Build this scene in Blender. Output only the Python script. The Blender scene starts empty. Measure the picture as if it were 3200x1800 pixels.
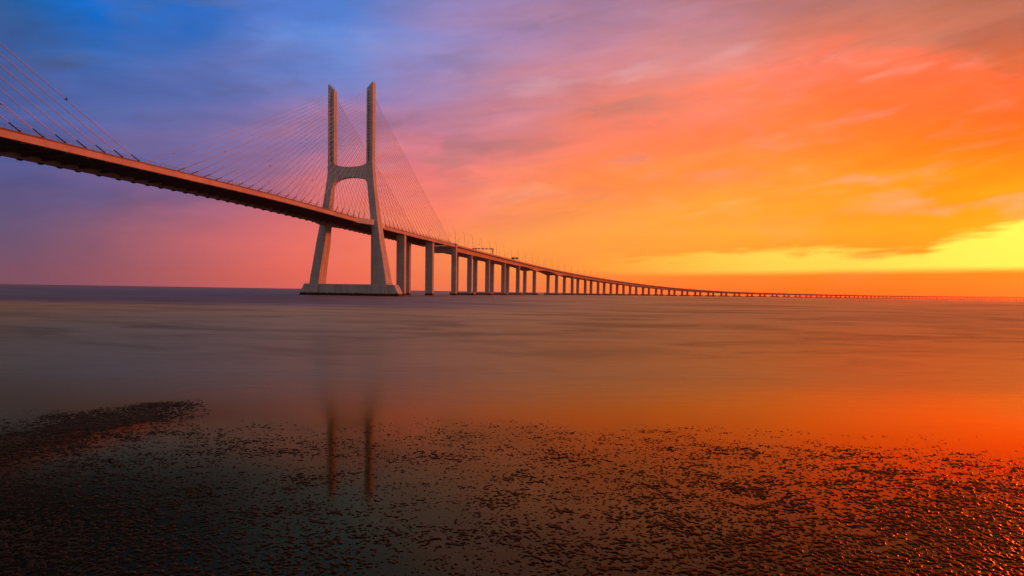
import bpy, math, random
import numpy as np
from mathutils import Matrix, Vector

random.seed(7)
RNG = np.random.default_rng(11)
C = bpy.context.scene.collection
SC = bpy.context.scene

# ------------------------------------------------------------------ helpers
class MB:
    """collects vertices and faces for one mesh"""
    def __init__(self):
        self.v, self.f = [], []

    def add(self, verts, faces):
        o = len(self.v)
        self.v += [tuple(p) for p in verts]
        self.f += [tuple(i + o for i in f) for f in faces]

    def prism(self, bottom, top):
        n = len(bottom)
        self.add(list(bottom) + list(top),
                 [tuple(range(n))[::-1], tuple(range(n, 2 * n))] +
                 [(i, (i + 1) % n, n + (i + 1) % n, n + i) for i in range(n)])

    def loft(self, rings, cap=True):
        n, o = len(rings[0]), len(self.v)
        for r in rings:
            self.v += [tuple(p) for p in r]
        for k in range(len(rings) - 1):
            a, b = o + k * n, o + (k + 1) * n
            self.f += [(a + i, a + (i + 1) % n, b + (i + 1) % n, b + i) for i in range(n)]
        if cap:
            self.f.append(tuple(range(o, o + n))[::-1])
            e = o + (len(rings) - 1) * n
            self.f.append(tuple(range(e, e + n)))

    def tube(self, pts, r, n=8):
        pts = [Vector(p) for p in pts]
        rr = r if isinstance(r, (list, tuple)) else [r] * len(pts)
        rings = []
        for i, p in enumerate(pts):
            d = (pts[min(i + 1, len(pts) - 1)] - pts[max(i - 1, 0)]).normalized()
            a = d.cross(Vector((0, 0, 1)))
            if a.length < 1e-4:
                a = Vector((1, 0, 0))
            a.normalize()
            b = d.cross(a).normalized()
            rings.append([p + (a * math.cos(2 * math.pi * k / n) + b * math.sin(2 * math.pi * k / n)) * rr[i] for k in range(n)])
        self.loft(rings)

    def build(self, name, mat, parent=None, smooth=False):
        me = bpy.data.meshes.new(name)
        me.from_pydata(self.v, [], self.f)
        me.update()
        o = bpy.data.objects.new(name, me)
        C.objects.link(o)
        me.materials.append(mat)
        if smooth:
            me.polygons.foreach_set('use_smooth', [True] * len(me.polygons))
        import bmesh
        b = bmesh.new(); b.from_mesh(me)
        bmesh.ops.recalc_face_normals(b, faces=b.faces)
        b.to_mesh(me); b.free()
        if parent is not None:
            o.parent = parent
            o.matrix_parent_inverse = parent_world(parent).inverted()
        return o


def parent_world(p):
    m = p.matrix_basis.copy()
    q = p
    while q.parent is not None:
        m = q.parent.matrix_basis @ q.matrix_parent_inverse @ m
        q = q.parent
    return m


def tag(o, label=None, cat=None, group=None, kind=None):
    if label: o['label'] = label
    if cat: o['category'] = cat
    if group: o['group'] = group
    if kind: o['kind'] = kind
    return o


def empty(name, loc=(0, 0, 0), rz=0.0, parent=None):
    o = bpy.data.objects.new(name, None)
    C.objects.link(o)
    o.location = loc
    o.rotation_euler = (0, 0, rz)
    o.empty_display_size = 0.5
    if parent is not None:
        o.parent = parent
        o.matrix_parent_inverse = parent_world(parent).inverted()
    return o


def copy_tree(o, parent=None):
    c = o.copy()
    C.objects.link(c)
    if parent is not None:
        c.parent = parent
    for ch in list(o.children):
        copy_tree(ch, c)
    return c


def lin(c):
    out = []
    for v in c:
        v = max(0.0, v) / 255.0
        out.append(v / 12.92 if v <= 0.04045 else ((v + 0.055) / 1.055) ** 2.4)
    return out


class NT:
    """tiny node tree writer"""
    def __init__(self, tree):
        self.t = tree
        tree.nodes.clear()

    def n(self, kind, **kw):
        nd = self.t.nodes.new(kind)
        for k, v in kw.items():
            setattr(nd, k, v)
        return nd

    def l(self, a, b):
        self.t.links.new(a, b)

    def put(self, sock, v):
        if hasattr(v, 'is_output') or isinstance(v, bpy.types.NodeSocket):
            self.l(v, sock)
        else:
            sock.default_value = v

    def math(self, op, a, b=None, c=None, clamp=False):
        m = self.n('ShaderNodeMath', operation=op, use_clamp=clamp)
        self.put(m.inputs[0], a)
        if b is not None: self.put(m.inputs[1], b)
        if c is not None: self.put(m.inputs[2], c)
        return m.outputs[0]

    def rng(self, v, a, b, c=0.0, d=1.0, smooth=True):
        m = self.n('ShaderNodeMapRange', interpolation_type='SMOOTHSTEP' if smooth else 'LINEAR')
        self.put(m.inputs['Value'], v)
        for s, x in zip(('From Min', 'From Max', 'To Min', 'To Max'), (a, b, c, d)):
            self.put(m.inputs[s], x)
        return m.outputs[0]

    def mix(self, f, a, b, blend='MIX'):
        m = self.n('ShaderNodeMix', data_type='RGBA', blend_type=blend)
        self.put(m.inputs[0], f)
        self.put(m.inputs[6], a)
        self.put(m.inputs[7], b)
        return m.outputs[2]

    def noise(self, vec, scale, detail=3.0, rough=0.5, dist=0.0):
        m = self.n('ShaderNodeTexNoise')
        self.l(vec, m.inputs['Vector'])
        m.inputs['Scale'].default_value = scale
        m.inputs['Detail'].default_value = detail
        m.inputs['Roughness'].default_value = rough
        m.inputs['Distortion'].default_value = dist
        return m.outputs[0]

    def xyz(self, x, y, z):
        m = self.n('ShaderNodeCombineXYZ')
        for s, v in zip(m.inputs, (x, y, z)):
            self.put(s, v)
        return m.outputs[0]

    def sep(self, v):
        m = self.n('ShaderNodeSeparateXYZ')
        self.l(v, m.inputs[0])
        return m.outputs


def new_mat(name):
    m = bpy.data.materials.new(name)
    m.use_nodes = True
    return m, NT(m.node_tree)


def c4(c):
    return (c[0], c[1], c[2], 1.0)


def bsdf(nt, **kw):
    b = nt.n('ShaderNodeBsdfPrincipled')
    o = nt.n('ShaderNodeOutputMaterial')
    nt.l(b.outputs[0], o.inputs['Surface'])
    for k, v in kw.items():
        nt.put(b.inputs[k.replace('_', ' ')], v)
    return b


def concrete(name, base, var=0.28, rough=0.85, tidal=False, streak=True):
    m, nt = new_mat(name)
    geo = nt.n('ShaderNodeNewGeometry')
    P = geo.outputs['Position']
    x, y, z = nt.sep(P)
    big = nt.noise(P, 0.11, 4.0, 0.6)
    fine = nt.noise(P, 1.3, 5.0, 0.65)
    f = nt.math('ADD', nt.math('MULTIPLY', big, 0.6), nt.math('MULTIPLY', fine, 0.4))
    if streak:     # rain streaks running down the faces
        sv = nt.xyz(nt.math('MULTIPLY', x, 0.9), nt.math('MULTIPLY', y, 0.9), nt.math('MULTIPLY', z, 0.045))
        s = nt.noise(sv, 1.0, 4.0, 0.6)
        f = nt.math('ADD', nt.math('MULTIPLY', f, 0.6), nt.math('MULTIPLY', s, 0.4))
    f = nt.rng(f, 0.3, 0.7)
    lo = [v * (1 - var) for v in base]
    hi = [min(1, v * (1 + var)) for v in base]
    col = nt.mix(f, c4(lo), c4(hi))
    if streak:     # horizontal pour joints
        fz = nt.math('FRACT', nt.math('DIVIDE', z, 4.1))
        jt = nt.math('LESS_THAN', nt.math('ABSOLUTE', nt.math('SUBTRACT', fz, 0.5)), 0.035)
        col = nt.mix(nt.math('MULTIPLY', jt, 0.35), col, c4([v * 0.5 for v in base]))
    if tidal:      # growth left by the tide around the foot
        edge = nt.math('ADD', 1.75, nt.math('MULTIPLY', nt.math('SUBTRACT', nt.noise(P, 0.5, 4.0), 0.5), 1.1))
        wet = nt.rng(nt.math('SUBTRACT', z, edge), -0.12, 0.12, 1.0, 0.0)
        col = nt.mix(wet, col, (0.016, 0.011, 0.008, 1))
    bsdf(nt, Base_Color=col, Roughness=rough, Specular_IOR_Level=0.25)
    return m


def plain(name, base, rough=0.6, metal=0.0, var=0.15, scale=2.0):
    m, nt = new_mat(name)
    geo = nt.n('ShaderNodeNewGeometry')
    n = nt.noise(geo.outputs['Position'], scale, 4.0, 0.6)
    col = nt.mix(nt.rng(n, 0.3, 0.7), c4([v * (1 - var) for v in base]), c4([v * (1 + var) for v in base]))
    bsdf(nt, Base_Color=col, Roughness=rough, Metallic=metal)
    return m


# ------------------------------------------------------------------ camera
HC = 4.65
PITCH, ROLL, FPX = 0.05, 0.0157, 2101.47          # focal length in pixels of a 3200 wide frame
cam_d = bpy.data.cameras.new('camera')
cam = bpy.data.objects.new('camera', cam_d)
C.objects.link(cam)
cam_d.sensor_width = 36.0
cam_d.lens = 36.0 * FPX / 3200.0
cam_d.shift_y = 116.2 / 3200.0
cam_d.clip_start = 0.2
cam_d.clip_end = 40000.0
fwd = Vector((0, math.cos(PITCH), -math.sin(PITCH)))
up0 = Vector((0, math.sin(PITCH), math.cos(PITCH)))
rt0 = Vector((1, 0, 0))
R_ = rt0 * math.cos(ROLL) + up0 * math.sin(ROLL)
U_ = rt0 * -math.sin(ROLL) + up0 * math.cos(ROLL)
M = Matrix((R_, U_, -fwd)).transposed().to_4x4()
M.translation = (0, 0, HC)
cam.matrix_world = M
SC.camera = cam

# ------------------------------------------------------------------ alignment of the bridge
SS = np.arange(-700, 5600, 2.0)
TH0 = 0.21225
KK = np.where(SS < 200, 0.0, np.interp(SS, [200, 420, 680, 1000, 1350, 1750, 2200, 2600, 3100, 3200, 4200],
              [-4.5e-6, 3.015e-4, 4.565e-4, 4.137e-4, 4.577e-4, 3.754e-4, -4.34e-5, 1.24e-5, 1.24e-5, 1.1e-4, 1.6e-4]))
TT = np.cumsum(KK) * 2
I0 = int(np.argmin(abs(SS)))
TT = TT - TT[I0] + TH0
XX = np.cumsum(np.sin(TT)) * 2
YY = np.cumsum(np.cos(TT)) * 2
XX += -115.948 - XX[I0]
YY += 483.099 - YY[I0]
_S = [-440, -300, -275, -207, -150, -110, -72, -18, 25, 107, 191, 205, 354, 493, 621, 720, 806, 939, 1074, 1210, 1284, 1437, 1590,
      1740, 1890, 2007, 2212, 2443, 2750, 3050, 4000, 5200, 5600]
_Z = [51.5, 52.8, 52.95, 53.4, 54.1, 54.2, 53.7, 52.8, 52.1, 51.6, 51.25, 51.1, 50.0, 48.3, 45.6, 43.1, 40.9, 37.1, 32.9, 28.6, 26.2,
      21.7, 18.0, 15.4, 14.0, 13.5, 12.9, 12.5, 12.5, 13.2, 16.0, 20.0, 21.0]
ZT = np.interp(SS, _S, _Z)
for _ in range(3):
    k_ = np.ones(31) / 31
    ZT = np.convolve(np.pad(ZT, 15, mode='edge'), k_, mode='valid')


def P(s, e=0.0, z=0.0):
    """station along the bridge, offset to its near side, height"""
    x, y, t = (float(np.interp(s, SS, A)) for A in (XX, YY, TT))
    return (x + e * math.cos(t), y - e * math.sin(t), z)


def top(s):
    return float(np.interp(s, SS, ZT))


def heading(s):
    return float(np.interp(s, SS, TT))


# ------------------------------------------------------------------ materials
CONC = concrete('concrete_pylon', (0.44, 0.45, 0.475), tidal=True)
CONC_P = concrete('concrete_pier', (0.42, 0.395, 0.39), tidal=True)
CONC_D = concrete('concrete_deck', (0.45, 0.33, 0.33), var=0.22, streak=False)
CONC_K = concrete('concrete_kerb', (0.17, 0.125, 0.11), var=0.3, streak=False)
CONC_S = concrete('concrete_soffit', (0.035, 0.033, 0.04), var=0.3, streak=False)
CONC_W = concrete('concrete_pale', (0.55, 0.53, 0.52), var=0.15, streak=False)
CABLE = plain('cable_sheath', (0.40, 0.43, 0.54), 0.5)
TUBE = plain('dark_steel', (0.035, 0.033, 0.045), 0.5)
STEEL = plain('galvanised_steel', (0.20, 0.19, 0.19), 0.5, 0.3)
ASPH = plain('asphalt', (0.05, 0.048, 0.046), 0.9)
PANEL = plain('sign_back', (0.30, 0.29, 0.30), 0.5, 0.2)
AMBER = plain('sign_case', (0.10, 0.065, 0.03), 0.5)
BIRD = plain('dark_feathers', (0.03, 0.028, 0.03), 0.7)
BUOYM = plain('buoy_paint', (0.06, 0.03, 0.025), 0.6)

# ------------------------------------------------------------------ cable-stayed bridge
bridge = tag(empty('cable_stayed_bridge', P(0, 0, 0)),
             'long concrete cable-stayed bridge with one H-shaped twin pylon rising out of the water', 'bridge')


def sweep(name, mat, s0, s1, sections, parent, step=6.0):
    """sections: list of closed outlines, each a function s -> [(e, z)...]"""
    n = max(2, int(abs(s1 - s0) / step) + 1)
    mb = MB()
    for sec in sections:
        mb.loft([[P(s, e, z) for e, z in sec(s)] for s in np.linspace(s0, s1, n)])
    return mb.build(name, mat, parent)


def box_sec(e0, e1, z0, z1, ref=top):
    return lambda s: [(e0, ref(s) + z0), (e1, ref(s) + z0), (e1, ref(s) + z1), (e0, ref(s) + z1)]


SPAN_A, SPAN_B = -446.0, 203.6
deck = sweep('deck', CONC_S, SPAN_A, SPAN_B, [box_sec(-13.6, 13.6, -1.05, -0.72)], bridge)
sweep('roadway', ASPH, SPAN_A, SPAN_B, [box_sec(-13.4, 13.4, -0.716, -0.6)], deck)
for sg in (1, -1):
    def eb(s, sg=sg):
        t = top(s)
        return [(sg * 13.64, t - 2.9), (sg * 15.5, t - 2.9), (sg * 15.5, t - 0.72), (sg * 15.2, t - 0.66), (sg * 13.64, t - 0.66)]
    sweep('edge_beam', CONC_D, SPAN_A, SPAN_B, [eb], deck)
    sweep('kerb', CONC_K, SPAN_A, SPAN_B, [box_sec(sg * 14.2, sg * 15.28, -0.655, 0.0)], deck)
    rl = MB()
    n = int((SPAN_B - SPAN_A) / 2.8)
    ss = np.linspace(SPAN_A + 1, SPAN_B - 1, n)
    for s in ss:
        if abs(s) < 8.5:
            continue
        z = top(s)
        rl.tube([P(s, sg * 14.95, z), P(s, sg * 14.95, z + 1.2)], 0.05, 4)
    for dz in (1.2, 0.6):
        for a, b in ((SPAN_A + 1, -8.5), (8.5, SPAN_B - 1)):
            rl.tube([P(s, sg * 14.95, top(s) + dz) for s in np.arange(a, b, 7.0)], 0.05 if dz > 1 else 0.03, 4)
    rl.build('railing', STEEL, deck)

# where the stay cables meet the deck
SA = 8.418
A_MAIN = [-(11.22 + SA * k) for k in range(23)]
A_SIDE = [11.22 + SA * k for k in range(21)] + [186.2, 191.4]
A_OTHER = [-217.45 - SA * k for k in range(7)]
S_OTHER = -414.2

# transverse floor beams with their anchorage blocks under the edge
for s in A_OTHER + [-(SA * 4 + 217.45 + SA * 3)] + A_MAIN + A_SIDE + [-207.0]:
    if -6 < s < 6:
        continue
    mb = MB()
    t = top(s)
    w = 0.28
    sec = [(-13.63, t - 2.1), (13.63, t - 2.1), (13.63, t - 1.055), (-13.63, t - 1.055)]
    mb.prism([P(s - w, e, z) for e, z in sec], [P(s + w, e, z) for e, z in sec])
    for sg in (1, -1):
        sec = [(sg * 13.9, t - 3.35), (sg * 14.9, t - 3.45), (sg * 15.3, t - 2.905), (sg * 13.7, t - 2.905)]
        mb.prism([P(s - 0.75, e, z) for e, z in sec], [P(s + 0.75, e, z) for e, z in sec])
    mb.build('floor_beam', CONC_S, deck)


def leg(rows, name, slant):
    """rows: (z, inner e, outer e, half depth); a groove runs down the inner and outer faces"""
    mb = MB()
    rings = []
    for i, (z, a, b, d) in enumerate(rows):
        g0, g1, gd = d * 0.18, d * 0.18 + 0.32, 0.45 * (1 if b > a else -1)
        ch = 0.25 * (1 if b > a else -1)
        zb, za = (z, z) if i < len(rows) - 1 else (z, z - slant)
        pts = [(a + ch, -d, za), (b - ch, -d, zb), (b, -d + 0.25, zb), (b, g0, zb), (b - gd, g0, zb), (b - gd, g1, zb), (b, g1, zb), (b, d, zb),
               (a, d, za), (a, g1, za), (a + gd, g1, za), (a + gd, g0, za), (a, g0, za), (a, -d + 0.25, za)]
        rings.append([P(s, e, zz) for e, s, zz in pts])
    mb.loft(rings)
    return mb.build(name, CONC, bridge)


near_rows = [(-1.5, 19.5, 31.0, 6.1), (9, 19.3, 29.1, 5.75), (15, 19.2, 28.2, 5.5), (26, 18.9, 26.1, 5.0), (37, 18.3, 24.1, 4.6), (47, 17.2, 22.5, 4.15),
             (57, 16.0, 21.1, 3.75), (66, 14.8, 19.8, 3.35), (76, 13.5, 18.5, 2.85), (83, 12.85, 17.8, 2.55), (88, 12.55, 17.3, 2.5), (93, 12.4, 17.0, 2.5), (98, 12.4, 16.9, 2.5),
             (118, 12.4, 17.0, 2.45), (139, 12.4, 17.1, 2.45), (149.6, 12.5, 17.15, 2.45)]
far_rows = [(-1.5, -23.2, -31.2, 6.1), (9, -22.5, -29.5, 5.75), (15, -21.9, -28.7, 5.5), (26, -20.1, -26.8, 5.0), (37, -18.3, -25.0, 4.6), (47, -17.4, -23.1, 4.15),
            (57, -16.2, -21.5, 3.75), (66, -15.2, -20.2, 3.35), (76, -14.0, -18.6, 2.85), (83, -13.3, -17.7, 2.55), (88, -12.7, -17.25, 2.5), (93, -12.4, -17.05, 2.5), (98, -12.3, -17.0, 2.5),
            (118, -12.3, -17.0, 2.45), (139, -12.35, -17.0, 2.45), (149.4, -12.4, -16.9, 2.45)]
leg_near = leg(near_rows, 'pylon_leg', 4.4)
leg_far = leg(far_rows, 'pylon_leg', 4.4)
leg_near['label'] = 'near pylon leg, the right one in the photo'
leg_far['label'] = 'far pylon leg, the left one in the photo'
for sg, lg in ((1, leg_near), (-1, leg_far)):         # small rail and hatch on the cut top
    mb = MB()
    for k in range(5):
        e = sg * (13.0 + k * 0.9)
        z = 145.4 + k * 0.9
        mb.tube([P(0, e, z - 0.3), P(0, e, z + 1.1)], 0.06, 4)
    mb.tube([P(0, sg * 13.0, 146.5), P(0, sg * 16.6, 150.1)], 0.05, 4)
    mb.build('top_rail', STEEL, lg)
mb = MB()
ez = [(-12.9, 98.5), (-12.35, 94.3), (-11.6, 92.9), (-9.6, 92.1), (-6, 91.4), (0, 91.0), (6, 91.3), (9.8, 92.1), (11.7, 92.9), (12.3, 94.3), (12.9, 98.5),
      (15.0, 98.5), (15.2, 76.0), (14.0, 76.0), (13.0, 79.6), (12.0, 81.4), (10.2, 82.5), (5, 83.45), (0, 83.75), (-5, 83.3), (-9.4, 82.0), (-11.6, 80.7), (-12.9, 78.9), (-14.0, 75.5), (-15.2, 75.5), (-15.0, 98.5)]
mb.prism([P(-2.2, e, z) for e, z in ez], [P(2.2, e, z) for e, z in ez])
mb.build('crossbeam', CONC, bridge)
mb = MB()
fd = 4.5
fsec = [(-39.2, -1.5), (39.6, -1.5), (34.4, 8.1), (-34.4, 8.1)]
mb.prism([P(-fd, e, z) for e, z in fsec], [P(fd, e, z) for e, z in fsec])
foot = mb.build('footing', CONC, bridge)
mb = MB()
for e in np.linspace(29.5, 33.5, 5):
    mb.tube([P(-fd + 0.3, e, 8.1), P(-fd + 0.3, e, 9.2)], 0.06, 4)
mb.tube([P(-fd + 0.3, 29.3, 9.2), P(-fd + 0.3, 33.8, 9.2)], 0.05, 4)
mb.build('railing', STEEL, foot)
mb = MB()
for e in np.linspace(-33.5, -30.0, 5):
    mb.tube([P(-fd + 0.3, e, 8.1), P(-fd + 0.3, e, 9.2)], 0.06, 4)
mb.tube([P(-fd + 0.3, -33.8, 9.2), P(-fd + 0.3, -29.8, 9.2)], 0.05, 4)
mb.build('railing', STEEL, foot)
for sg in (1, -1):                                    # pale blocks where the deck passes the legs
    t = top(0)
    pl = [(15.52, -24), (20.1, -7.4), (20.1, 7.4), (15.52, 24), (14.3, 24), (14.3, -24)]
    mb = MB()
    mb.prism([P(s, sg * e, t - 2.95) for e, s in pl], [P(s, sg * e, t + 0.75 - 0.35 * (abs(s) > 20)) for e, s in pl])
    mb.build('deck_collar', CONC_W, deck)
    for s in (7.9,):
        mb = MB()
        mb.prism([P(s + a, sg * (15.7 + b), t - 2.0) for a, b in ((0, 0), (2, 0), (2, 2.6), (0, 2.6))],
                 [P(s + a, sg * (15.7 + b), t + 2.4) for a, b in ((0, 0), (2, 0), (2, 2.6), (0, 2.6))])
        mb.build('service_cabinet', CONC_W, deck)


def cable(a, b, r=0.09, tube_len=5.0):
    a, b = Vector(a), Vector(b)
    L = (b - a).length
    pts = []
    for k in range(9):
        t = k / 8
        p = a.lerp(b, t)
        p.z -= 4 * t * (1 - t) * L * 0.0045
        pts.append(p)
    mb = MB()
    mb.tube(pts, r, 6)
    o = mb.build('stay_cable', CABLE, bridge, True)
    d = (pts[1] - pts[0]).normalized()
    mb = MB()
    mb.tube([a - d * 0.4, a + d * 1.2, a + d * 1.25, a + d * tube_len], [0.34, 0.30, 0.22, 0.2], 8)
    mb.build('anchor_tube', TUBE, o, True)
    e = (pts[-1] - pts[-2]).normalized()
    mb = MB()
    mb.tube([pts[-1] - e * 1.5, pts[-1] - e * 1.45, pts[-1] + e * 0.2], [0.12, 0.30, 0.34], 8)
    mb.build('anchor_socket', TUBE, o, True)
    return o


for sg in (1, -1):
    for k, s in enumerate(A_MAIN):
        zt = 96.5 + 46.5 * (k / 22.0)
        cable(P(s, sg * 14.75, top(s) - 0.1), P(-2.35, sg * 14.1, zt))
    for k, s in enumerate(A_SIDE):
        zt = 96.5 + 46.5 * (k / 22.0)
        cable(P(s, sg * 14.75, top(s) - 0.1), P(2.35, sg * 14.6, zt), 0.125)
for k, s in enumerate(A_OTHER):
    zt = 143.0 - 46.5 * (k / 22.0)
    cable(P(s, 14.75, top(s) - 0.1), P(S_OTHER + 2.4, 14.1, zt), 0.125)
    if k < 3:
        cable(P(s, -14.75, top(s) - 0.1), P(S_OTHER + 2.4, -14.1, zt))


def column(s, e, w, d, z1, z0=-1.2):
    mb = MB()
    b = 0.18
    pl = [(e - w + b, -d), (e + w - b, -d), (e + w, -d + b), (e + w, d - b), (e + w - b, d), (e - w + b, d), (e - w, d - b), (e - w, -d + b)]
    t0 = heading(s)
    x, y, _ = P(s)

    def q(ee, ds, z):
        return (x + ee * math.cos(t0) + ds * math.sin(t0), y - ee * math.sin(t0) + ds * math.cos(t0), z)
    mb.prism([q(ee, ds, z0) for ee, ds in pl], [q(ee, ds, z1) for ee, ds in pl])
    return mb


MAIN_PIERS = [68.5, 138.2, 204.9]
for k, s in enumerate(MAIN_PIERS):
    pier = empty('pier', P(s), 0, bridge)
    if k < 2:
        for sg in (1, -1):
            column(s, sg * 11.1, 3.4, 2.2, top(s) - 2.95).build('column', CONC_P, pier)
    else:
        for sg in (1, -1):
            column(s, sg * 13.8, 2.5, 1.9, top(s) + (0.9 if sg > 0 else 0.9)).build('column', CONC_P, pier)
        mb = MB()
        sec = [(-11.28, 42.3), (11.28, 42.3), (11.28, top(s) - 3.2), (-11.28, top(s) - 3.2)]
        mb.prism([P(s - 1.5, e, z) for e, z in sec], [P(s + 1.5, e, z) for e, z in sec])
        mb.build('crossbeam', CONC_P, pier)

# ------------------------------------------------------------------ long curving viaduct
viaduct = tag(empty('viaduct', P(205.2)), 'long low concrete viaduct on paired piers, curving away across the water into the glow', 'viaduct')
VP = [282.9, 360.9, 438.9, 516.9, 609.9, 739.8, 832.8]
while VP[-1] < 5250:
    VP.append(VP[-1] + 78.0)
V0, V1 = 206.2, 5300.0


def girder(s):
    """depth of the box girder below the parapet top: haunched at the navigation span"""
    base = 6.1
    p7, p8, p9, p10 = 516.9, 609.9, 739.8, 832.8
    if p7 < s < p8:
        u = (s - p7) / (p8 - p7)
        return 5.6 - 1.2 * math.sin(math.pi * u) * (1 - u) + 2.7 * u ** 2.2 + 0.5 * (1 - u)
    if p8 <= s <= p9:
        u = abs((s - p8) / (p9 - p8) * 2 - 1)
        return 4.5 + 3.8 * u ** 2
    if p9 < s < p10:
        u = 1 - (s - p9) / (p10 - p9)
        return 5.6 - 1.2 * math.sin(math.pi * u) * (1 - u) + 2.7 * u ** 2.2 + 0.5 * (1 - u)
    return base


stn = sorted(set(list(np.arange(V0, 520, 12.0)) + list(np.arange(516.9, 834, 6.0)) + list(np.arange(834, 5300, 20.0)) + [V1]))


def sweep_at(name, mat, ss, secs, parent):
    mb = MB()
    for sec in secs:
        mb.loft([[P(s, e, z) for e, z in sec(s)] for s in ss])
    return mb.build(name, mat, parent)


vdeck = sweep_at('deck', CONC_D, stn, [lambda s: [(-15.3, top(s) - 1.75), (-12.6, top(s) - 2.15), (12.6, top(s) - 2.15), (15.3, top(s) - 1.75), (15.3, top(s) - 1.3), (-15.3, top(s) - 1.3)]], viaduct)
for sg in (1, -1):
    sweep_at('parapet', CONC_D, stn, [lambda s: [(sg * 15.5, top(s) - 1.72), (sg * 15.5, top(s)), (sg * 15.2, top(s)), (sg * 15.0, top(s) - 1.29), (sg * 15.3, top(s) - 1.29), (sg * 15.3, top(s) - 1.72)][::sg]], vdeck)
    sweep_at('box_girder', CONC_D, stn, [lambda s: [(sg * 12.2, top(s) - 2.14), (sg * 11.6, top(s) - girder(s)), (sg * 3.9, top(s) - girder(s)), (sg * 3.2, top(s) - 2.14)]], vdeck)
sweep_at('roadway', ASPH, stn, [lambda s: [(-14.9, top(s) - 1.296), (14.9, top(s) - 1.296), (14.9, top(s) - 1.2), (-14.9, top(s) - 1.2)]], vdeck)

for s in VP:
    pier = empty('pier', P(s), 0, viaduct)
    for sg in (1, -1):
        zc = top(s) - girder(s) + 0.05
        column(s, sg * 7.95, 2.62, 1.75, zc, 2.9).build('column', CONC_P, pier)
    t0 = heading(s)
    x, y, _ = P(s)

    def q(ee, ds, z):
        return (x + ee * math.cos(t0) + ds * math.sin(t0), y - ee * math.sin(t0) + ds * math.cos(t0), z)
    mb = MB()
    pl = [(-13.9, -4.2), (13.9, -4.2), (14.4, -3.2), (14.4, 3.2), (13.9, 4.2), (-13.9, 4.2), (-14.4, 3.2), (-14.4, -3.2)]
    mb.prism([q(a * 1.015, b * 1.03, -1.2) for a, b in pl], [q(a, b, 2.9) for a, b in pl])
    mb.build('footing', CONC_P, pier)

# ------------------------------------------------------------------ street lamps, gantries, signs on the viaduct
ORD = ['first', 'second', 'third', 'fourth', 'fifth', 'sixth', 'seventh', 'eighth', 'ninth', 'tenth', 'eleventh', 'twelfth', 'thirteenth', 'fourteenth',
       'fifteenth', 'sixteenth', 'seventeenth', 'eighteenth', 'nineteenth', 'twentieth', 'twenty-first', 'twenty-second', 'twenty-third', 'twenty-fourth',
       'twenty-fifth', 'twenty-sixth', 'twenty-seventh', 'twenty-eighth', 'twenty-ninth', 'thirtieth', 'thirty-first', 'thirty-second', 'thirty-third', 'thirty-fourth', 'thirty-fifth']


def make_lamp():
    r = empty('street_lamp')
    mb = MB()
    mb.tube([(0, 0, -1.2), (-0.28, 0, 2.0), (-0.95, 0, 9.0), (-1.45, 0, 14.2), (-1.62, 0, 14.8), (-2.3, 0, 15.1)], [0.17, 0.16, 0.12, 0.095, 0.085, 0.07], 6)
    mb.build('pole', STEEL, r, True)
    mb = MB()
    mb.loft([[(-2.2 - u * 1.2, sy * w, 15.12 + dz) for sy, dz in ((-1, 0), (1, 0), (0.6, 0.22), (-0.6, 0.22))] for u, w in ((0, 0.08), (0.3, 0.22), (0.8, 0.22), (1.0, 0.08))])
    mb.build('lamp_head', STEEL, r)
    return r


lamp0 = make_lamp()
used = False
for sg, row in ((1, 'near'), (-1, 'far')):
    for k in range(31 if sg > 0 else 24):
        s = (206.4, 240.0, 272.0, 309.0, 347.0)[k] if k < 5 else 379.0 + 38.9 * (k - 5)
        lp = lamp0 if not used else copy_tree(lamp0)
        used = True
        x, y, z = P(s, sg * 15.05, top(s))
        lp.location = (x, y, z - 0.05)
        lp.rotation_euler = (0, 0, -heading(s) + (0 if sg > 0 else math.pi))
        tag(lp, 'thin tall lamp post leaning over the road from the %s parapet, %s past the cables' % (row, ORD[k]),
            'street lamp', 'street lamps along the viaduct parapets')


def gantry(s, label, e0=13.6, e1=-13.6, h=6.6, cases=()):
    zt = top(s)
    g = tag(empty('sign_gantry', P(s, 0, zt - 1.2)), label, 'sign gantry', 'sign gantries over the viaduct road')
    for e in (e0, e1):
        mb = MB()
        w0, w1 = 0.42, 0.85
        mb.prism([P(s + a, e + b, zt - 1.25) for a, b in ((-.3, -w0), (.3, -w0), (.3, w0), (-.3, w0))],
                 [P(s + a, e + b, zt + h + 0.9) for a, b in ((-.3, -w1), (.3, -w1), (.3, w1), (-.3, w1))])
        mb.build('post', STEEL, g)
    mb = MB()
    for z0 in (0.0, 0.75):
        mb.prism([P(s + a, e0 - 0.9, zt + h + z0 + b) for a, b in ((-.25, 0), (.25, 0), (.25, .22), (-.25, .22))],
                 [P(s + a, e1 + 0.9, zt + h + z0 + b) for a, b in ((-.25, 0), (.25, 0), (.25, .22), (-.25, .22))])
    for k in range(13):
        ea = e0 - 0.9 + (e1 - e0 + 1.8) * k / 13
        eb_ = e0 - 0.9 + (e1 - e0 + 1.8) * (k + 1) / 13
        z0, z1 = (0.1, 0.85) if k % 2 else (0.85, 0.1)
        mb.tube([P(s, ea, zt + h + z0), P(s, eb_, zt + h + z1)], 0.07, 4)
    mb.build('beam', AMBER, g)
    for e, w in cases:
        mb = MB()
        mb.prism([P(s - .75, e + b, zt + h + c) for b, c in ((-w, 0.1), (w, 0.1), (w, 1.5), (-w, 1.5))],
                 [P(s - .27, e + b, zt + h + c) for b, c in ((-w, 0.1), (w, 0.1), (w, 1.5), (-w, 1.5))])
        mb.build('sign_case', AMBER, g)
    return g


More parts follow.
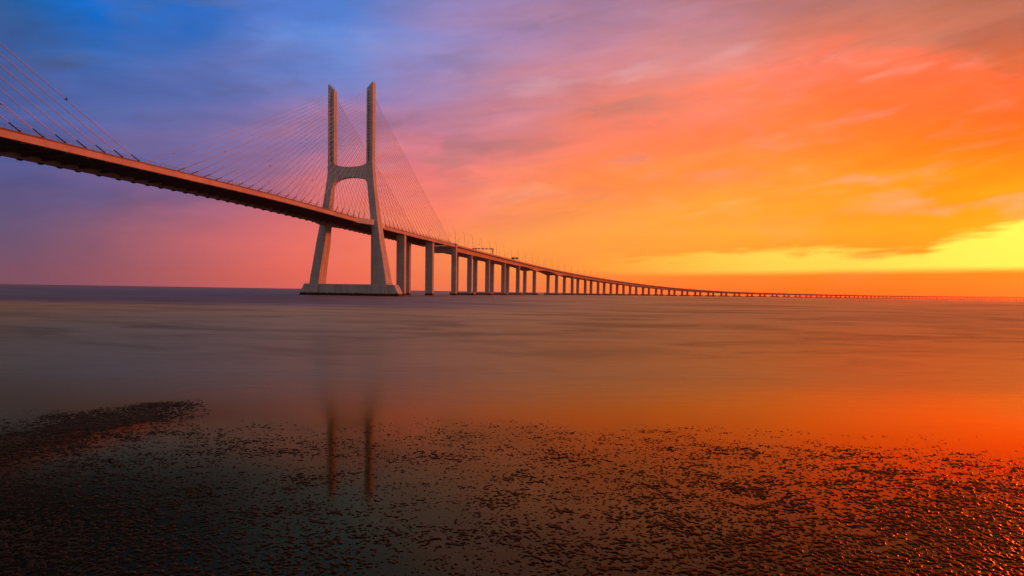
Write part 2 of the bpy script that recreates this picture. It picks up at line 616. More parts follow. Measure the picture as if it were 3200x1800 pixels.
gantry(364.0, 'large dark portal gantry with a row of sign cases over the road, nearest the pylon',
       cases=((11.4, 0.9), (5.6, 0.9), (0.9, 1.0), (-4.0, 1.0), (-8.0, 1.6), (-11.6, 0.9)))
gantry(2130.0, 'small dark portal gantry over the low far viaduct, standing clear against the orange sky')
gantry(3560.0, 'faint hazy portal gantry over the farthest stretch of the low viaduct, near the right edge')

sg_s = 498.0
zt = top(sg_s)
g = tag(empty('road_sign', P(sg_s, 14.2, zt - 1.2)), 'two grey road sign panels on one cantilever post above the viaduct parapet', 'road sign')
mb = MB()
mb.tube([P(sg_s, 14.2, zt - 1.25), P(sg_s, 14.2, zt + 3.6)], 0.22, 6)
mb.build('post', STEEL, g)
mb = MB()
mb.prism([P(sg_s + a, 14.4, zt + 2.9 + b) for a, b in ((-.12, 0), (.12, 0), (.12, .3), (-.12, .3))], [P(sg_s + a, 2.6, zt + 2.9 + b) for a, b in ((-.12, 0), (.12, 0), (.12, .3), (-.12, .3))])
mb.build('arm', STEEL, g)
for ea, eb_, z0, z1 in ((3.0, 7.8, 2.4, 5.7), (8.7, 13.2, 2.6, 5.5)):
    mb = MB()
    mb.prism([P(sg_s - .3, e, zt + z) for e, z in ((ea, z0), (eb_, z0), (eb_, z1), (ea, z1))], [P(sg_s - .13, e, zt + z) for e, z in ((ea, z0), (eb_, z0), (eb_, z1), (ea, z1))])
    pn = mb.build('sign_panel', PANEL, g)
    mb = MB()
    for f in (0.2, 0.5, 0.8):
        z = z0 + (z1 - z0) * f
        mb.prism([P(sg_s - .36, e, zt + z + d) for e, d in ((ea + .2, -.06), (eb_ - .2, -.06), (eb_ - .2, .06), (ea + .2, .06))],
                 [P(sg_s - .303, e, zt + z + d) for e, d in ((ea + .2, -.06), (eb_ - .2, -.06), (eb_ - .2, .06), (ea + .2, .06))])
    mb.build('stiffener', STEEL, pn)
s = 287.0
zt = top(s)
g = empty('navigation_board', P(s, 15.9, zt - 1.6))
tag(g, 'pale blank board fixed to the outside of the viaduct parapet, left of the big gantry', 'sign board')
mb = MB()
mb.prism([P(s + a, 15.62, zt + b) for a, b in ((-4, -1.55), (4, -1.55), (4, -.35), (-4, -.35))], [P(s + a, 15.75, zt + b) for a, b in ((-4, -1.55), (4, -1.55), (4, -.35), (-4, -.35))])
mb.build('board', CONC_W, g)
mb = MB()
for a in (-2.5, 2.5):
    mb.prism([P(s + a + b, 15.505, zt - 1.3 + c) for b, c in ((-.1, 0), (.1, 0), (.1, .7), (-.1, .7))], [P(s + a + b, 15.615, zt - 1.3 + c) for b, c in ((-.1, 0), (.1, 0), (.1, .7), (-.1, .7))])
mb.build('bracket', STEEL, g)

# ------------------------------------------------------------------ birds and buoys


def ray(px, py):
    """direction through a pixel of the 3200 x 1800 frame"""
    dx, dy = px - 1600.0, py - 1016.2
    a = dx * math.cos(ROLL) + dy * math.sin(ROLL)
    b = -dx * math.sin(ROLL) + dy * math.cos(ROLL)
    return (fwd + rt0 * (a / FPX) - up0 * (b / FPX)).normalized()


def bird_mesh(flap, perched=False):
    mb = MB()
    body = [(-.24, .015, 0), (-.16, .06, 0), (-.02, .085, .005), (.12, .07, .012), (.2, .05, .03), (.26, .045, .045), (.31, .02, .04), (.36, .006, .03)]
    mb.loft([[(x, r * math.cos(a), z + r * math.sin(a)) for a in np.linspace(0, 2 * math.pi, 9)[:-1]] for x, r, z in body])
    mb.loft([[(-.2, -.03, 0), (-.2, .03, 0), (-.2, .03, .015), (-.2, -.03, .015)], [(-.38, -.09, 0), (-.38, .09, 0), (-.38, .09, .012), (-.38, -.09, .012)]])
    if perched:
        for sy in (-1, 1):
            mb.loft([[(.1, sy * .07, .05), (.1, sy * .1, 0), (.02, sy * .1, -.03), (.02, sy * .07, .06)], [(-.3, sy * .03, .02), (-.3, sy * .05, 0), (-.32, sy * .05, -.02), (-.32, sy * .03, .03)]])
            mb.tube([(.02, sy * .035, -.05), (.02, sy * .035, -.2)], .012, 5)
    else:
        for sy in (-1, 1):
            st = [(0.06, .12, .03), (.28, .16, .05 + flap * .2), (.5, .03, .05 + flap * .18), (.72, -.12, flap * .02 + .03)]
            rings = []
            for y, xl, z in st:
                c = .2 - .2 * y
                rings.append([(xl, sy * y, z), (xl - c * .4, sy * y, z + .025), (xl - c - .03, sy * y, z), (xl - c * .4, sy * y, z - .008)])
            mb.loft(rings)
    return mb


fly = [(207, 311, 230, 1.5, 0.5, 0.9, 'dark gull gliding beside the topmost cable at the left'),
       (2, 326, 210, 1.4, 2.2, 0.4, 'dark gull gliding at the left edge between two cables'),
       (543.5, 480, 330, 1.2, 1.4, 0.6, 'dark gull on the wing by the outermost stay of the pylon fan'),
       (703, 473, 350, 1.1, 0.3, 0.8, 'dark gull on the wing high in the pylon stay fan'),
       (696, 524, 400, 1.0, 2.6, 0.4, 'faint gull on the wing above the row of anchor tubes'),
       (844, 519, 330, 1.2, 0.2, 0.9, 'dark gull on the wing in the middle of the stay fan'),
       (841, 567, 400, 1.2, 1.0, 0.6, 'faint gull on the wing low in the stay fan'),
       (976, 563, 400, 1.5, 2.9, 0.3, 'faint gull with tilted wings just left of the pylon leg'),
       (951, 600, 360, 1.1, 0.4, 0.8, 'reddish dark gull low above the deck left of the pylon'),
       (1076.5, 597.5, 430, 1.1, 1.9, 0.6, 'small gull seen between the two pylon legs'),
       (1497, 764, 500, 1.6, 2.7, 0.5, 'small gull above the viaduct gantry')]
for px, py, dist, sc, rz, fl, lab in fly:
    d = ray(px, py)
    p = Vector((0, 0, HC)) + d * dist
    o = bird_mesh(fl).build('bird', BIRD, None, True)
    o.location = p
    o.rotation_euler = (0.25 * math.sin(px), 0.1, rz)
    o.scale = (sc, sc, sc)
    tag(o, lab, 'bird', 'gulls around the bridge')
for s, lab in ((-271.5, 'dark gull perched on the deck railing close to the left edge'), (-236.8, 'dark gull perched on the deck railing between two left anchor tubes'),
               (-161.5, 'dark gull perched on the railing between anchor tubes in mid span'), (-128.9, 'dark gull perched on the railing nearer the pylon')):
    x, y, z = P(s, 14.95, top(s))
    o = bird_mesh(0, True).build('bird', BIRD, None, True)
    o.location = (x, y, z + 1.49)
    o.rotation_euler = (0, 0, s)
    o.scale = (1.25, 1.25, 1.25)
    tag(o, lab, 'bird', 'gulls around the bridge')


def buoy(px, dist, h, r, lean, label):
    d = ray(px, 911 + .0157 * (px - 1600))
    d.z = 0
    d.normalize()
    p = d * dist
    b = tag(empty('buoy', p), label, 'buoy', 'channel buoys')
    mb = MB()
    mb.loft([[(rr * math.cos(a), rr * math.sin(a), z) for a in np.linspace(0, 2 * math.pi, 13)[:-1]] for rr, z in ((r * .8, -.5), (r, .1), (r, .45), (r * .55, .8))])
    mb.build('float', BUOYM, b)
    mb = MB()
    for k in range(4):
        a = k * math.pi / 2
        mb.tube([(r * .5 * math.cos(a), r * .5 * math.sin(a), .7), (.12 * math.cos(a), .12 * math.sin(a), h * .8)], .09, 5)
    mb.tube([(0, 0, .7), (0, 0, h)], .09, 5)
    mb.build('mast', BUOYM, b)
    mb = MB()
    mb.loft([[(rr * math.cos(a), rr * math.sin(a), z) for a in np.linspace(0, 2 * math.pi, 9)[:-1]] for rr, z in ((.1, h * .78), (.42, h * .82), (.42, h * .95), (.1, h))])
    mb.build('topmark', BUOYM, b)
    b.rotation_euler = (0, lean, 0)


buoy(2746, 890, 3.6, 1.3, 0.0, 'small upright channel buoy with a broad float, in front of the far viaduct')
buoy(2787, 760, 3.6, .75, 0.3, 'small leaning channel buoy, the right one before the far viaduct')
buoy(800, 1290, 6.0, 1.6, -0.05, 'lone channel buoy on the left horizon beside the pylon')

# ------------------------------------------------------------------ water
wm, nt = new_mat('water')
geo = nt.n('ShaderNodeNewGeometry')
Pw = geo.outputs['Position']
x, y, z = nt.sep(Pw)
r2 = nt.math('SQRT', nt.math('ADD', nt.math('MULTIPLY', x, x), nt.math('MULTIPLY', y, y)))
lr = nt.math('LOGARITHM', nt.math('MAXIMUM', y, 4.0), 2.718)
# long slick and ruffled bands lying across the river
band = nt.noise(nt.xyz(nt.math('MULTIPLY', x, 0.0016), nt.math('MULTIPLY', lr, 9.0), 0.0), 1.0, 4.0, 0.6)
patch = nt.noise(nt.xyz(nt.math('MULTIPLY', x, 0.05), nt.math('MULTIPLY', y, 0.11), 3.0), 1.0, 4.0, 0.6)
film = nt.rng(nt.math('ADD', y, nt.math('MULTIPLY', patch, 9.0)), 25.0, 43.0)      # still film over the mud -> open moving water
openw = nt.rng(lr, 3.35, 4.3)
far = nt.rng(lr, 3.5, 5.4)
rough = nt.math('ADD', nt.math('MULTIPLY', nt.math('POWER', film, 0.6), 0.27), 0.05)
rough = nt.math('ADD', rough, nt.math('MULTIPLY', far, 0.16))
rough = nt.math('ADD', rough, nt.math('MULTIPLY', nt.math('SUBTRACT', band, 0.5), nt.math('MULTIPLY', far, 0.22)), clamp=True)
turb = nt.mix(film, (0.012, 0.009, 0.007, 1), (0.045, 0.037, 0.032, 1))
turb = nt.mix(nt.math('MULTIPLY', far, nt.rng(band, 0.35, 0.65)), turb, (0.052, 0.048, 0.045, 1))
deep = nt.rng(nt.math('ADD', y, nt.math('MULTIPLY', nt.math('SUBTRACT', band, 0.5), 90.0)), 150.0, 215.0)
deep = nt.math('MULTIPLY', deep, nt.rng(nt.math('DIVIDE', x, nt.math('MAXIMUM', y, 1.0)), 0.22, -0.35))
turb = nt.mix(deep, turb, (0.075, 0.105, 0.125, 1))      # the deep channel beyond the shallows
w1 = nt.noise(nt.xyz(nt.math('MULTIPLY', x, 0.35), nt.math('MULTIPLY', y, 1.1), 0.0), 1.0, 3.0, 0.55)
w2 = nt.noise(nt.xyz(nt.math('MULTIPLY', x, 0.05), nt.math('MULTIPLY', y, 0.16), 5.0), 1.0, 4.0, 0.6)
w3 = nt.noise(nt.xyz(nt.math('MULTIPLY', x, 6.0), nt.math('MULTIPLY', y, 9.0), 8.0), 1.0, 4.0, 0.65)
shore = nt.math('MULTIPLY', nt.rng(y, 27.0, 21.0), nt.rng(nt.noise(nt.xyz(nt.math('MULTIPLY', x, 0.5), nt.math('MULTIPLY', y, 0.8), 4.0), 1.0, 3.0, .6), .35, .6, .35, 1.0))
hgt = nt.math('ADD', nt.math('MULTIPLY', w3, nt.math('MULTIPLY', shore, 0.0032)), nt.math('MULTIPLY', w1, nt.math('MULTIPLY', film, 0.05)))
hgt = nt.math('ADD', hgt, nt.math('MULTIPLY', w2, nt.math('MULTIPLY', far, 0.5)))
bump = nt.n('ShaderNodeBump')
bump.inputs['Strength'].default_value = 0.35
bump.inputs['Distance'].default_value = 1.0
nt.l(hgt, bump.inputs['Height'])
corner_dark = nt.math('MULTIPLY', nt.rng(nt.math('ADD', nt.math('ADD', x, nt.math('MULTIPLY', y, 0.12)), nt.math('MULTIPLY', patch, 5.0)), 6.0, -6.0),
                  nt.rng(y, 21.0, 12.5))                                # vignette darkening put into the colour and reflection at the lower left
turb = nt.mix(corner_dark, turb, (0.008, 0.006, 0.0045, 1))
smoke = nt.noise(nt.xyz(nt.math('MULTIPLY', nt.math('DIVIDE', x, nt.math('MAXIMUM', y, 4.0)), 5.0), nt.math('MULTIPLY', lr, 8.0), 2.0), 1.0, 5.0, 0.6, 0.6)
dif = nt.n('ShaderNodeBsdfDiffuse')
nt.l(turb, dif.inputs['Color'])
gl = nt.n('ShaderNodeBsdfAnisotropic')
gl.distribution = 'GGX'
nt.l(nt.mix(film, (1.0, 0.72, 0.23, 1), nt.mix(deep, (0.97, 0.92, 0.44, 1), (0.78, 0.84, 0.80, 1))), gl.inputs['Color'])       # silt in the film over the mud, clearer open water
nt.l(rough, gl.inputs['Roughness'])
nt.l(bump.outputs[0], gl.inputs['Normal'])
fr = nt.n('ShaderNodeFresnel')
fr.inputs['IOR'].default_value = 1.34
nt.l(bump.outputs[0], fr.inputs['Normal'])
ms = nt.n('ShaderNodeMixShader')
nt.l(nt.math('MULTIPLY', nt.math('MULTIPLY', fr.outputs[0], nt.math('SUBTRACT', 1.0, nt.math('MULTIPLY', corner_dark, 0.90))), nt.math('MULTIPLY', nt.math('SUBTRACT', 1.0, nt.math('ADD', nt.math('MULTIPLY', openw, 0.20), nt.math('ADD', nt.math('MULTIPLY', far, 0.12), nt.math('MULTIPLY', deep, 0.38)))),
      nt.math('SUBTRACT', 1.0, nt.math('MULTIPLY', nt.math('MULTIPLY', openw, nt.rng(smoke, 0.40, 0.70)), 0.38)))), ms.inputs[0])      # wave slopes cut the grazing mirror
nt.l(dif.outputs[0], ms.inputs[1])
nt.l(gl.outputs[0], ms.inputs[2])
wout = nt.n('ShaderNodeOutputMaterial')
nt.l(ms.outputs[0], wout.inputs['Surface'])
WR = 7000.0
mb = MB()
rings = []
for yy in (-60.0, 8, 20, 40, 90, 200, 500, 1200, 3000, WR):
    rings.append([(-WR, yy, 0.0), (-400.0, yy, 0.0), (-60.0, yy, 0.0), (60.0, yy, 0.0), (400.0, yy, 0.0), (WR, yy, 0.0)])
for k, r_ in enumerate(rings):
    mb.v += r_
for k in range(len(rings) - 1):
    for i in range(5):
        mb.f.append((k * 6 + i, k * 6 + i + 1, k * 6 + 7 + i, k * 6 + 6 + i))
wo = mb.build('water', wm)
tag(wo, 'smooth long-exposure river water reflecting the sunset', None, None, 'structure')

# ------------------------------------------------------------------ mud flat poking through the film
def vnoise(X, Y, seed):
    xi, yi = np.floor(X).astype(np.int64), np.floor(Y).astype(np.int64)
    fx, fy = X - xi, Y - yi
    fx, fy = fx * fx * fx * (fx * (fx * 6 - 15) + 10), fy * fy * fy * (fy * (fy * 6 - 15) + 10)

    def h(a, b):
        n = (a * 374761393 + b * 668265263 + seed * 974711) & 0x7fffffff
        n = ((n ^ (n >> 13)) * 1274126177) & 0x7fffffff
        n = (n ^ (n >> 16)) & 0xffff
        return n / 65535.0
    a, b, c, d = h(xi, yi), h(xi + 1, yi), h(xi, yi + 1), h(xi + 1, yi + 1)
    return (a * (1 - fx) + b * fx) * (1 - fy) + (c * (1 - fx) + d * fx) * fy


def fbm(X, Y, seed, octv=3, g=0.5):
    t, a, n = 0.0, 1.0, 0.0
    for k in range(octv):
        t = t + a * vnoise(X * 2 ** k + 17.3 * k, Y * 2 ** k - 9.1 * k, seed + k)
        n += a
        a *= g
    return t / n


def smooth(v, a, b):
    t = np.clip((v - a) / (b - a), 0, 1)
    return t * t * (3 - 2 * t)


gx = np.arange(-26.0, 26.0, 0.021)
gy = np.arange(8.6, 29.0, 0.024)
GX, GY = np.meshgrid(gx, gy)
wx = (fbm(GX * 1.3, GY * 1.3, 5, 2) - .5) * .22
wy = (fbm(GX * 1.3, GY * 1.3, 9, 2) - .5) * .22
ca, sa = math.cos(-0.35), math.sin(-0.35)
RX, RY = (GX + wx) * ca - (GY + wy) * sa, (GX + wx) * sa + (GY + wy) * ca
lump = fbm(RX * 16.0, RY * 15.0, 21, 2, 0.65)                # hand-sized clods
grit = fbm(RX * 25.0, RY * 25.0, 31, 1, 0.6)
rip = fbm(RX * 3.5, RY * 13.0, 41, 3, 0.5)                  # stretched ripples
clump = fbm(GX * .6, GY * .8, 51, 3, 0.55) * .55 + fbm(RX * 2.2, RY * 3.4, 61, 2, .5) * .45
side = GX / np.maximum(GY, 1)                               # -0.76 left edge ... 0.76 right edge
dens = smooth(GY, 26.0, 19.0) * .55 + smooth(GY, 18.5, 11.0) * .45
dens = dens * (0.62 + 0.55 * smooth(side, -0.25, 0.7))
dens = dens + .35 * smooth(side, .1, .6) * smooth(GY, 16.0, 11.5) + .75 * smooth(side, -.1, -.55) * smooth(GY, 19.0, 11.5)
lim = 25.6 - 4.4 * np.clip(side, 0, 1) + (fbm(GX * .35, GY * .35, 71, 3) - .5) * 4.0
dens = np.where(GY > lim + 1.5, 0, dens)
bank = np.exp(-((GY + (fbm(GX * .5, GY * .5, 81, 3) - .5) * 4.5 - (19.4 + 25.0 * np.clip(side + .76, 0, .6))) / 2.3) ** 2) * smooth(side, -0.38, -0.56)
hh = lump * .58 + grit * .22 + rip * .20 * smooth(side, -.2, .5) + rip * .08
thr = 0.605 - 0.15 * dens - 0.34 * (clump - .5) - 0.25 * bank + .08 * smooth(side, -.2, .5) + 0.26 * smooth(GY, lim - 4.0, lim + 1.5) * (1 - np.clip(bank * 1.6, 0, 1))
ex = hh - thr
H = np.where(ex > 0, 0.024 * (1 - np.exp(-ex * 8.0)), ex * 0.10)
H = np.clip(H, -0.03, 0.06) - 0.0015
del lump, grit, rip, clump
nx, ny = len(gx), len(gy)
co = np.stack([GX, GY, H], 2).reshape(-1, 3).astype(np.float32)
idx = np.arange(nx * ny).reshape(ny, nx)
quads = np.stack([idx[:-1, :-1], idx[:-1, 1:], idx[1:, 1:], idx[1:, :-1]], 2).reshape(-1, 4)
hz = H.reshape(-1)
keep = (hz[quads].max(1) > -0.004)                         # what lies under the opaque film is left out
quads = quads[keep]
ids, inv = np.unique(quads, return_inverse=True)
quads = inv.reshape(-1, 4)
co = co[ids]
me = bpy.data.meshes.new('mud')
me.vertices.add(len(co))
me.vertices.foreach_set('co', co.ravel())
me.loops.add(quads.size)
me.loops.foreach_set('vertex_index', quads.ravel().astype(np.int32))
me.polygons.add(len(quads))
me.polygons.foreach_set('loop_start', (np.arange(len(quads)) * 4).astype(np.int32))
me.polygons.foreach_set('loop_total', np.full(len(quads), 4, np.int32))
me.polygons.foreach_set('use_smooth', np.ones(len(quads), bool))
me.update(calc_edges=True)
mud = bpy.data.objects.new('mud', me)
C.objects.link(mud)
tag(mud, 'dark wet mud lumps showing through the film of water on the shore', None, None, 'structure')
mm, nt = new_mat('wet_mud')
geo = nt.n('ShaderNodeNewGeometry')
n1 = nt.noise(geo.outputs['Position'], 3.0, 4.0, .6)
n2 = nt.noise(geo.outputs['Position'], 60.0, 3.0, .6)
col = nt.mix(nt.rng(n1, .3, .7), (.006, .0044, .003, 1), (.014, .0098, .0065, 1))
bp = nt.n('ShaderNodeBump')
bp.inputs['Strength'].default_value = .5
bp.inputs['Distance'].default_value = .01
nt.l(n2, bp.inputs['Height'])
dif = nt.n('ShaderNodeBsdfDiffuse')
nt.l(col, dif.inputs['Color'])
gl = nt.n('ShaderNodeBsdfAnisotropic')
gl.distribution = 'GGX'
gl.inputs['Color'].default_value = (0.92, 0.52, 0.20, 1)      # brown silt skin
nt.l(nt.rng(n2, .3, .7, .18, .52), gl.inputs['Roughness'])
nt.l(bp.outputs[0], gl.inputs['Normal'])
nt.l(bp.outputs[0], dif.inputs['Normal'])
fr = nt.n('ShaderNodeFresnel')
fr.inputs['IOR'].default_value = 1.33
nt.l(bp.outputs[0], fr.inputs['Normal'])
ms = nt.n('ShaderNodeMixShader')
nt.l(nt.math('MULTIPLY', fr.outputs[0], 0.52), ms.inputs[0])
nt.l(dif.outputs[0], ms.inputs[1])
nt.l(gl.outputs[0], ms.inputs[2])
mo = nt.n('ShaderNodeOutputMaterial')
nt.l(ms.outputs[0], mo.inputs['Surface'])
me.materials.append(mm)
print('mud faces', len(quads))

# ------------------------------------------------------------------ sky
GXS = [0, 110, 230, 330, 430, 640, 850, 960, 1080, 1280, 1500, 1750, 2000, 2250, 2420, 2576]
GRID = {
    0:   [(40, 92, 152), (22, 98, 168), (0, 112, 212), (6, 106, 204), (42, 106, 194), (84, 124, 210), (74, 128, 214), (98, 128, 208), (132, 130, 192), (160, 130, 180), (160, 128, 170), (186, 124, 134), (190, 120, 116), (190, 122, 104), (170, 110, 90), (170, 102, 82)],
    60:  [(40, 88, 148), (20, 96, 176), (0, 110, 208), (8, 106, 200), (52, 112, 200), (84, 130, 214), (86, 140, 222), (112, 132, 208), (142, 134, 194), (164, 134, 182), (178, 132, 160), (194, 130, 140), (200, 124, 116), (208, 134, 112), (190, 114, 88), (182, 102, 76)],
    120: [(42, 84, 148), (36, 92, 166), (12, 102, 192), (36, 106, 196), (68, 124, 208), (90, 130, 212), (104, 152, 228), (136, 140, 206), (154, 140, 192), (178, 142, 182), (200, 140, 160), (206, 138, 144), (222, 126, 104), (222, 122, 90), (210, 110, 72), (204, 104, 64)],
    217: [(58, 92, 156), (62, 98, 168), (66, 108, 180), (70, 112, 186), (74, 108, 182), (100, 120, 192), (122, 128, 194), (140, 132, 190), (154, 134, 186), (186, 132, 156), (220, 130, 126), (230, 142, 118), (242, 122, 82), (254, 116, 62), (242, 108, 50), (230, 104, 46)],
    314: [(58, 82, 150), (72, 92, 162), (82, 100, 170), (90, 106, 174), (96, 108, 176), (132, 120, 178), (160, 122, 166), (174, 124, 160), (184, 126, 156), (206, 130, 142), (240, 132, 110), (252, 124, 82), (255, 132, 60), (255, 122, 40), (255, 110, 30), (252, 104, 28)],
    410: [(76, 84, 146), (84, 86, 146), (92, 90, 148), (104, 96, 152), (118, 102, 156), (160, 114, 154), (204, 118, 138), (218, 120, 132), (230, 122, 126), (240, 128, 114), (255, 128, 90), (255, 140, 70), (255, 146, 56), (255, 138, 28), (255, 130, 12), (255, 128, 6)],
    507: [(86, 84, 128), (96, 86, 130), (108, 92, 138), (122, 94, 136), (146, 98, 132), (196, 108, 126), (236, 116, 112), (246, 122, 108), (254, 130, 106), (252, 140, 100), (255, 150, 76), (255, 160, 56), (255, 164, 46), (255, 160, 24), (255, 152, 2), (255, 166, 14)],
    604: [(98, 84, 118), (114, 88, 116), (132, 90, 114), (150, 94, 114), (182, 102, 116), (224, 110, 110), (244, 118, 102), (252, 126, 98), (255, 138, 92), (255, 156, 80), (255, 170, 70), (255, 178, 60), (255, 170, 42), (252, 168, 28), (252, 174, 22), (255, 190, 26)],
    690: [(114, 86, 110), (130, 88, 110), (150, 92, 108), (166, 96, 108), (186, 100, 104), (228, 106, 98), (255, 118, 96), (255, 124, 90), (255, 136, 84), (255, 148, 72), (255, 152, 56), (255, 146, 42), (255, 138, 30), (255, 130, 18), (255, 124, 12), (255, 120, 8)],
    735: [(112, 84, 116), (128, 86, 114), (146, 90, 112), (162, 92, 110), (180, 96, 108), (218, 102, 102), (250, 114, 98), (254, 118, 92), (255, 126, 86), (255, 132, 78), (255, 130, 60), (255, 122, 42), (255, 112, 26), (255, 104, 14), (255, 98, 8), (255, 94, 5)],
}
GYS = sorted(GRID)
GA = np.array([GRID[k] for k in GYS], float)
for k_ in range(len(GYS)):                                # cloud greys the blue away from the clear gap
    for j_ in range(6):
        w_ = 0.28 if 100 < GYS[k_] < 420 else 0.0
        GA[k_, j_] = GA[k_, j_] * (1 - w_) + np.array((94, 96, 148)) * w_


def sky_at(az, el):
    """sRGB colour of the sky in a direction (radians)"""
    a = min(max(az, -0.6515), 0.6515)
    X = 1600 + FPX * math.tan(a)
    Y = 911 + .0157 * (X - 1600) - math.tan(el) * math.hypot(FPX, X - 1600)
    gxx, gyy = X * 2576 / 3200.0, Y * 2576 / 3200.0
    gyy = min(max(gyy, 0), 735)
    c = np.array([np.interp(gyy, GYS, [np.interp(gxx, GXS, GA[k, :, ch]) for k in range(len(GYS))]) for ch in range(3)])
    t = (math.degrees(el) - 20) / 40.0
    t = min(max(t, 0), 1)
    c = c * (1 - t) + np.array((70, 68, 88)) * t
    d = math.degrees(az)
    if d < -37.3:
        t = min((-37.3 - d) / 45.0, 1)
        c = c * (1 - t) + np.array((140, 123, 122)) * t
    if d > 37.3:
        t = min(max((d - 50) / 55.0, 0), 1)
        c = c * (1 - t) + np.array((140, 123, 122)) * t
    c = lin(c)
    # toward the veiled sun the sky is far brighter in red than the picture can hold
    u = min(max((d - 4.0) / 40.0, 0), 1) * (1 if d < 60 else max(0.0, 1 - (d - 60) / 25.0))
    over = 1 + 1.5 * u * u * (3 - 2 * u) * min(max((c[0] - 0.75) / 0.2, 0), 1)
    return [c[0] * over, c[1], c[2]]


world = bpy.data.worlds.new('World')
SC.world = world
world.use_nodes = True
nt = NT(world.node_tree)
tc = nt.n('ShaderNodeTexCoord')
dx_, dy_, dz_ = nt.sep(tc.outputs['Generated'])
az = nt.math('ARCTAN2', dx_, dy_)
el = nt.math('ARCSINE', nt.math('MINIMUM', nt.math('MAXIMUM', dz_, -1.0), 1.0))
elc = nt.math('MAXIMUM', el, 0.0)
tilt = nt.math('SUBTRACT', el, nt.math('MULTIPLY', az, 0.10))            # streaks rise a little to the right
sv = nt.xyz(nt.math('MULTIPLY', az, 2.2), nt.math('MULTIPLY', tilt, 13.0), 0.0)
n1 = nt.noise(sv, 1.0, 5.0, .55, .4)
n2 = nt.noise(nt.xyz(nt.math('MULTIPLY', az, 3.2), nt.math('MULTIPLY', tilt, 11.0), 7.0), 1.3, 5.0, .55, .6)
n3 = nt.noise(nt.xyz(nt.math('MULTIPLY', az, 6.0), nt.math('MULTIPLY', tilt, 26.0), 3.0), 1.0, 6.0, .6, .5)
damp = nt.rng(el, 0.0, 0.16, 0.10, 1.0)
elw = nt.math('ADD', elc, nt.math('MULTIPLY', nt.math('MULTIPLY', nt.math('SUBTRACT', n1, .5), .10), damp))
azw = nt.math('ADD', az, nt.math('MULTIPLY', nt.math('MULTIPLY', nt.math('SUBTRACT', n2, .5), .28), damp))
posn = nt.rng(azw, math.radians(-100), math.radians(100), 0, 1, smooth=False)
STOPS = [-100, -75, -55, -45] + list(range(-40, 41, 4)) + [46, 56, 75, 100]
ROWS = [0.3, 1.2, 2.2, 3.5, 5, 7, 9.5, 12.5, 15.5, 18.5, 21.5, 25, 36, 60, 88]
prev = None
for k, e_ in enumerate(ROWS):
    rp = nt.n('ShaderNodeValToRGB')
    nt.l(posn, rp.inputs[0])
    cr = rp.color_ramp
    cr.interpolation = 'LINEAR'
    while len(cr.elements) < len(STOPS):
        cr.elements.new(0.5)
    for i, st in enumerate(STOPS):
        cr.elements[i].position = (st + 100) / 200.0
        cr.elements[i].color = c4(sky_at(math.radians(st), math.radians(e_)))
    if prev is None:
        prev = rp.outputs[0]
    else:
        prev = nt.mix(nt.rng(elw, math.radians(ROWS[k - 1]), math.radians(e_), smooth=False), prev, rp.outputs[0])
# brighter and duller cloud streaks
gain = nt.math('ADD', 1.0, nt.math('MULTIPLY', nt.math('SUBTRACT', n3, .5), nt.math('MULTIPLY', damp, .5)))
gm = nt.n('ShaderNodeVectorMath', operation='SCALE')
nt.l(prev, gm.inputs[0])
nt.l(gain, gm.inputs['Scale'])
skyc = gm.outputs[0]
n4 = nt.noise(nt.xyz(nt.math('MULTIPLY', az, 7.0), nt.math('MULTIPLY', tilt, 26.0), 11.0), 1.0, 5.0, .52, .35)
n5 = nt.noise(nt.xyz(nt.math('MULTIPLY', az, 2.6), nt.math('MULTIPLY', tilt, 8.0), 17.0), 1.0, 4.0, .55, .3)
pale = nt.math('MULTIPLY', nt.math('MULTIPLY', nt.rng(n4, .50, .72), nt.rng(n5, .40, .62)), nt.math('MULTIPLY', nt.math('MULTIPLY', damp, .40), nt.math('MULTIPLY', nt.rng(az, -.45, .1, .25, 1.0), nt.rng(el, .09, .18, .15, 1.0))))
hs = nt.n('ShaderNodeHueSaturation')
nt.l(skyc, hs.inputs['Color'])
hs.inputs['Saturation'].default_value = 0.66
hs.inputs['Value'].default_value = 1.14
skyc = nt.mix(pale, skyc, hs.outputs[0])                                 # thin lit veils
dull = nt.math('MULTIPLY', nt.math('MULTIPLY', nt.rng(n4, .50, .30), nt.rng(n5, .64, .40)), nt.math('MULTIPLY', damp, .72))
hd = nt.n('ShaderNodeHueSaturation')
nt.l(skyc, hd.inputs['Color'])
hd.inputs['Saturation'].default_value = 0.86
hd.inputs['Value'].default_value = 0.68
skyc = nt.mix(dull, skyc, hd.outputs[0])                                 # thicker grey cloud
# clear bright strip under the cloud deck toward the sun
azd = nt.math('MULTIPLY', az, 180 / math.pi)
eld = nt.math('MULTIPLY', el, 180 / math.pi)
ns = nt.noise(nt.xyz(nt.math('MULTIPLY', az, 11.0), nt.math('MULTIPLY', nt.math('SUBTRACT', el, nt.math('MULTIPLY', az, 0.05)), 85.0), 1.0), 1.0, 6.0, .66, .3)
upr = nt.n('ShaderNodeValToRGB')
nt.l(nt.math('DIVIDE', azd, 80.0), upr.inputs[0])
UP = [(0, 2.4), (7, 2.7), (13.7, 3.2), (20, 3.65), (24, 3.7), (29, 3.35), (31.2, 3.35), (33, 4.3), (37.3, 5.6), (43, 6.4), (60, 6.0), (80, 4.0)]
while len(upr.color_ramp.elements) < len(UP):
    upr.color_ramp.elements.new(.5)
for e_, (a_, v_) in zip(upr.color_ramp.elements, UP):
    e_.position = a_ / 80.0
    e_.color = (v_ / 10, v_ / 10, v_ / 10, 1)
ups = nt.math('ADD', nt.math('MULTIPLY', nt.sep(upr.outputs[0])[0], 10.0), nt.math('MULTIPLY', nt.math('SUBTRACT', ns, .5), 3.4))
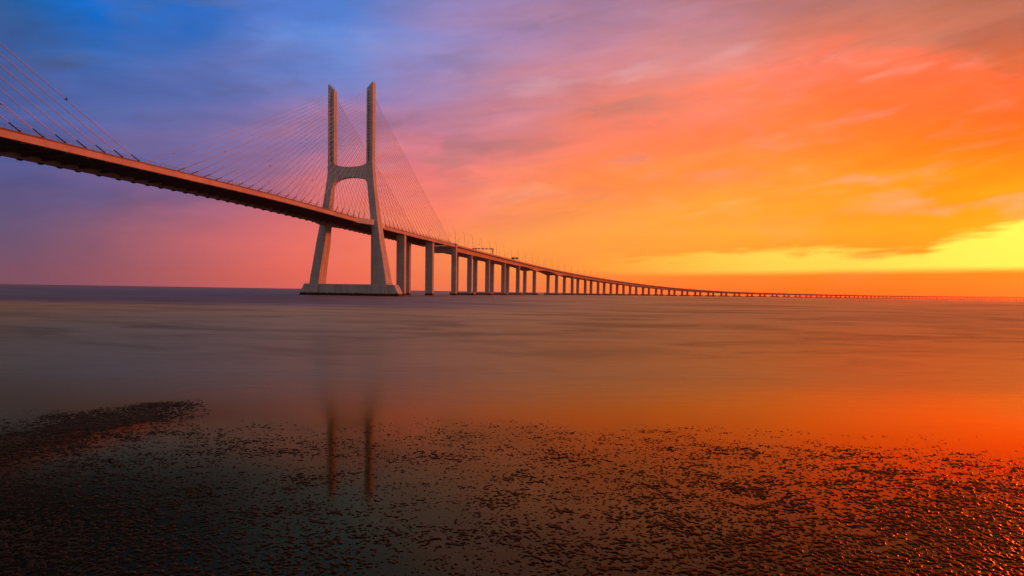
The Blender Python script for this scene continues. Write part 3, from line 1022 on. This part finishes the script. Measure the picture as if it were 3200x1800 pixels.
m_up = nt.rng(nt.math('SUBTRACT', ups, eld), -0.45, 0.75)
m_lo = nt.rng(nt.math('SUBTRACT', eld, nt.math('ADD', nt.rng(azd, 10.0, 36.0, 1.75, 2.15), nt.math('MULTIPLY', nt.math('SUBTRACT', ns, .5), .25))), -0.45, 0.25)
m_az = nt.math('MULTIPLY', nt.rng(azd, 1.0, 24.0), nt.rng(azd, 60.0, 80.0, 1.0, 0.0))
glow = nt.math('MULTIPLY', nt.math('MULTIPLY', m_up, m_lo), m_az)
yel = nt.mix(nt.rng(azd, 24.0, 37.0), c4(lin((255, 226, 84))), c4(lin((255, 255, 92))))
skyc = nt.mix(glow, skyc, yel)
bg = nt.n('ShaderNodeBackground')
nt.l(skyc, bg.inputs['Color'])
bg.inputs['Strength'].default_value = 1.0
sky = nt.n('ShaderNodeTexSky', sky_type='NISHITA')
SUN_AZ, SUN_EL = math.radians(47.0), math.radians(4.5)
sky.sun_disc = False
sky.sun_elevation = SUN_EL
sky.sun_rotation = SUN_AZ
bg2 = nt.n('ShaderNodeBackground')
nt.l(sky.outputs[0], bg2.inputs['Color'])
bg2.inputs['Strength'].default_value = 0.0008
ad = nt.n('ShaderNodeAddShader')
nt.l(bg.outputs[0], ad.inputs[0])
nt.l(bg2.outputs[0], ad.inputs[1])
out = nt.n('ShaderNodeOutputWorld')
nt.l(ad.outputs[0], out.inputs['Surface'])

# ------------------------------------------------------------------ sun
sd = bpy.data.lights.new('sun', 'SUN')
so = bpy.data.objects.new('sun', sd)
C.objects.link(so)
sd.energy = 4.4
sd.angle = math.radians(4.0)
sd.color = (1.0, 0.125, 0.022)
dirv = Vector((math.sin(SUN_AZ) * math.cos(SUN_EL), math.cos(SUN_AZ) * math.cos(SUN_EL), math.sin(SUN_EL)))
so.rotation_euler = dirv.to_track_quat('Z', 'Y').to_euler()
so.location = (400, 400, 300)

# ------------------------------------------------------------------ haze
hm, nt = new_mat('haze')
pv = nt.n('ShaderNodeVolumePrincipled')
pv.inputs['Color'].default_value = (1.0, 0.55, 0.34, 1)
pv.inputs['Density'].default_value = 4.6e-5
pv.inputs['Anisotropy'].default_value = 0.72
on = nt.n('ShaderNodeOutputMaterial')
nt.l(pv.outputs[0], on.inputs['Volume'])
mb = MB()
HB = WR + 150
mb.prism([(-HB, -120, -3), (HB, -120, -3), (HB, HB, -3), (-HB, HB, -3)], [(-HB, -120, 175), (HB, -120, 175), (HB, HB, 175), (-HB, HB, 175)])
hz_o = mb.build('haze', hm)
tag(hz_o, 'warm evening haze over the river', None, None, 'stuff')

# ------------------------------------------------------------------ render settings
SC.view_settings.view_transform = 'Standard'
SC.view_settings.look = 'None'
SC.view_settings.exposure = 0.0
SC.view_settings.gamma = 1.0
SC.render.engine = 'CYCLES'
SC.cycles.use_denoising = True
SC.cycles.max_bounces = 6
SC.cycles.diffuse_bounces = 2
SC.cycles.glossy_bounces = 3
SC.cycles.volume_bounces = 1
SC.cycles.sample_clamp_indirect = 8.0
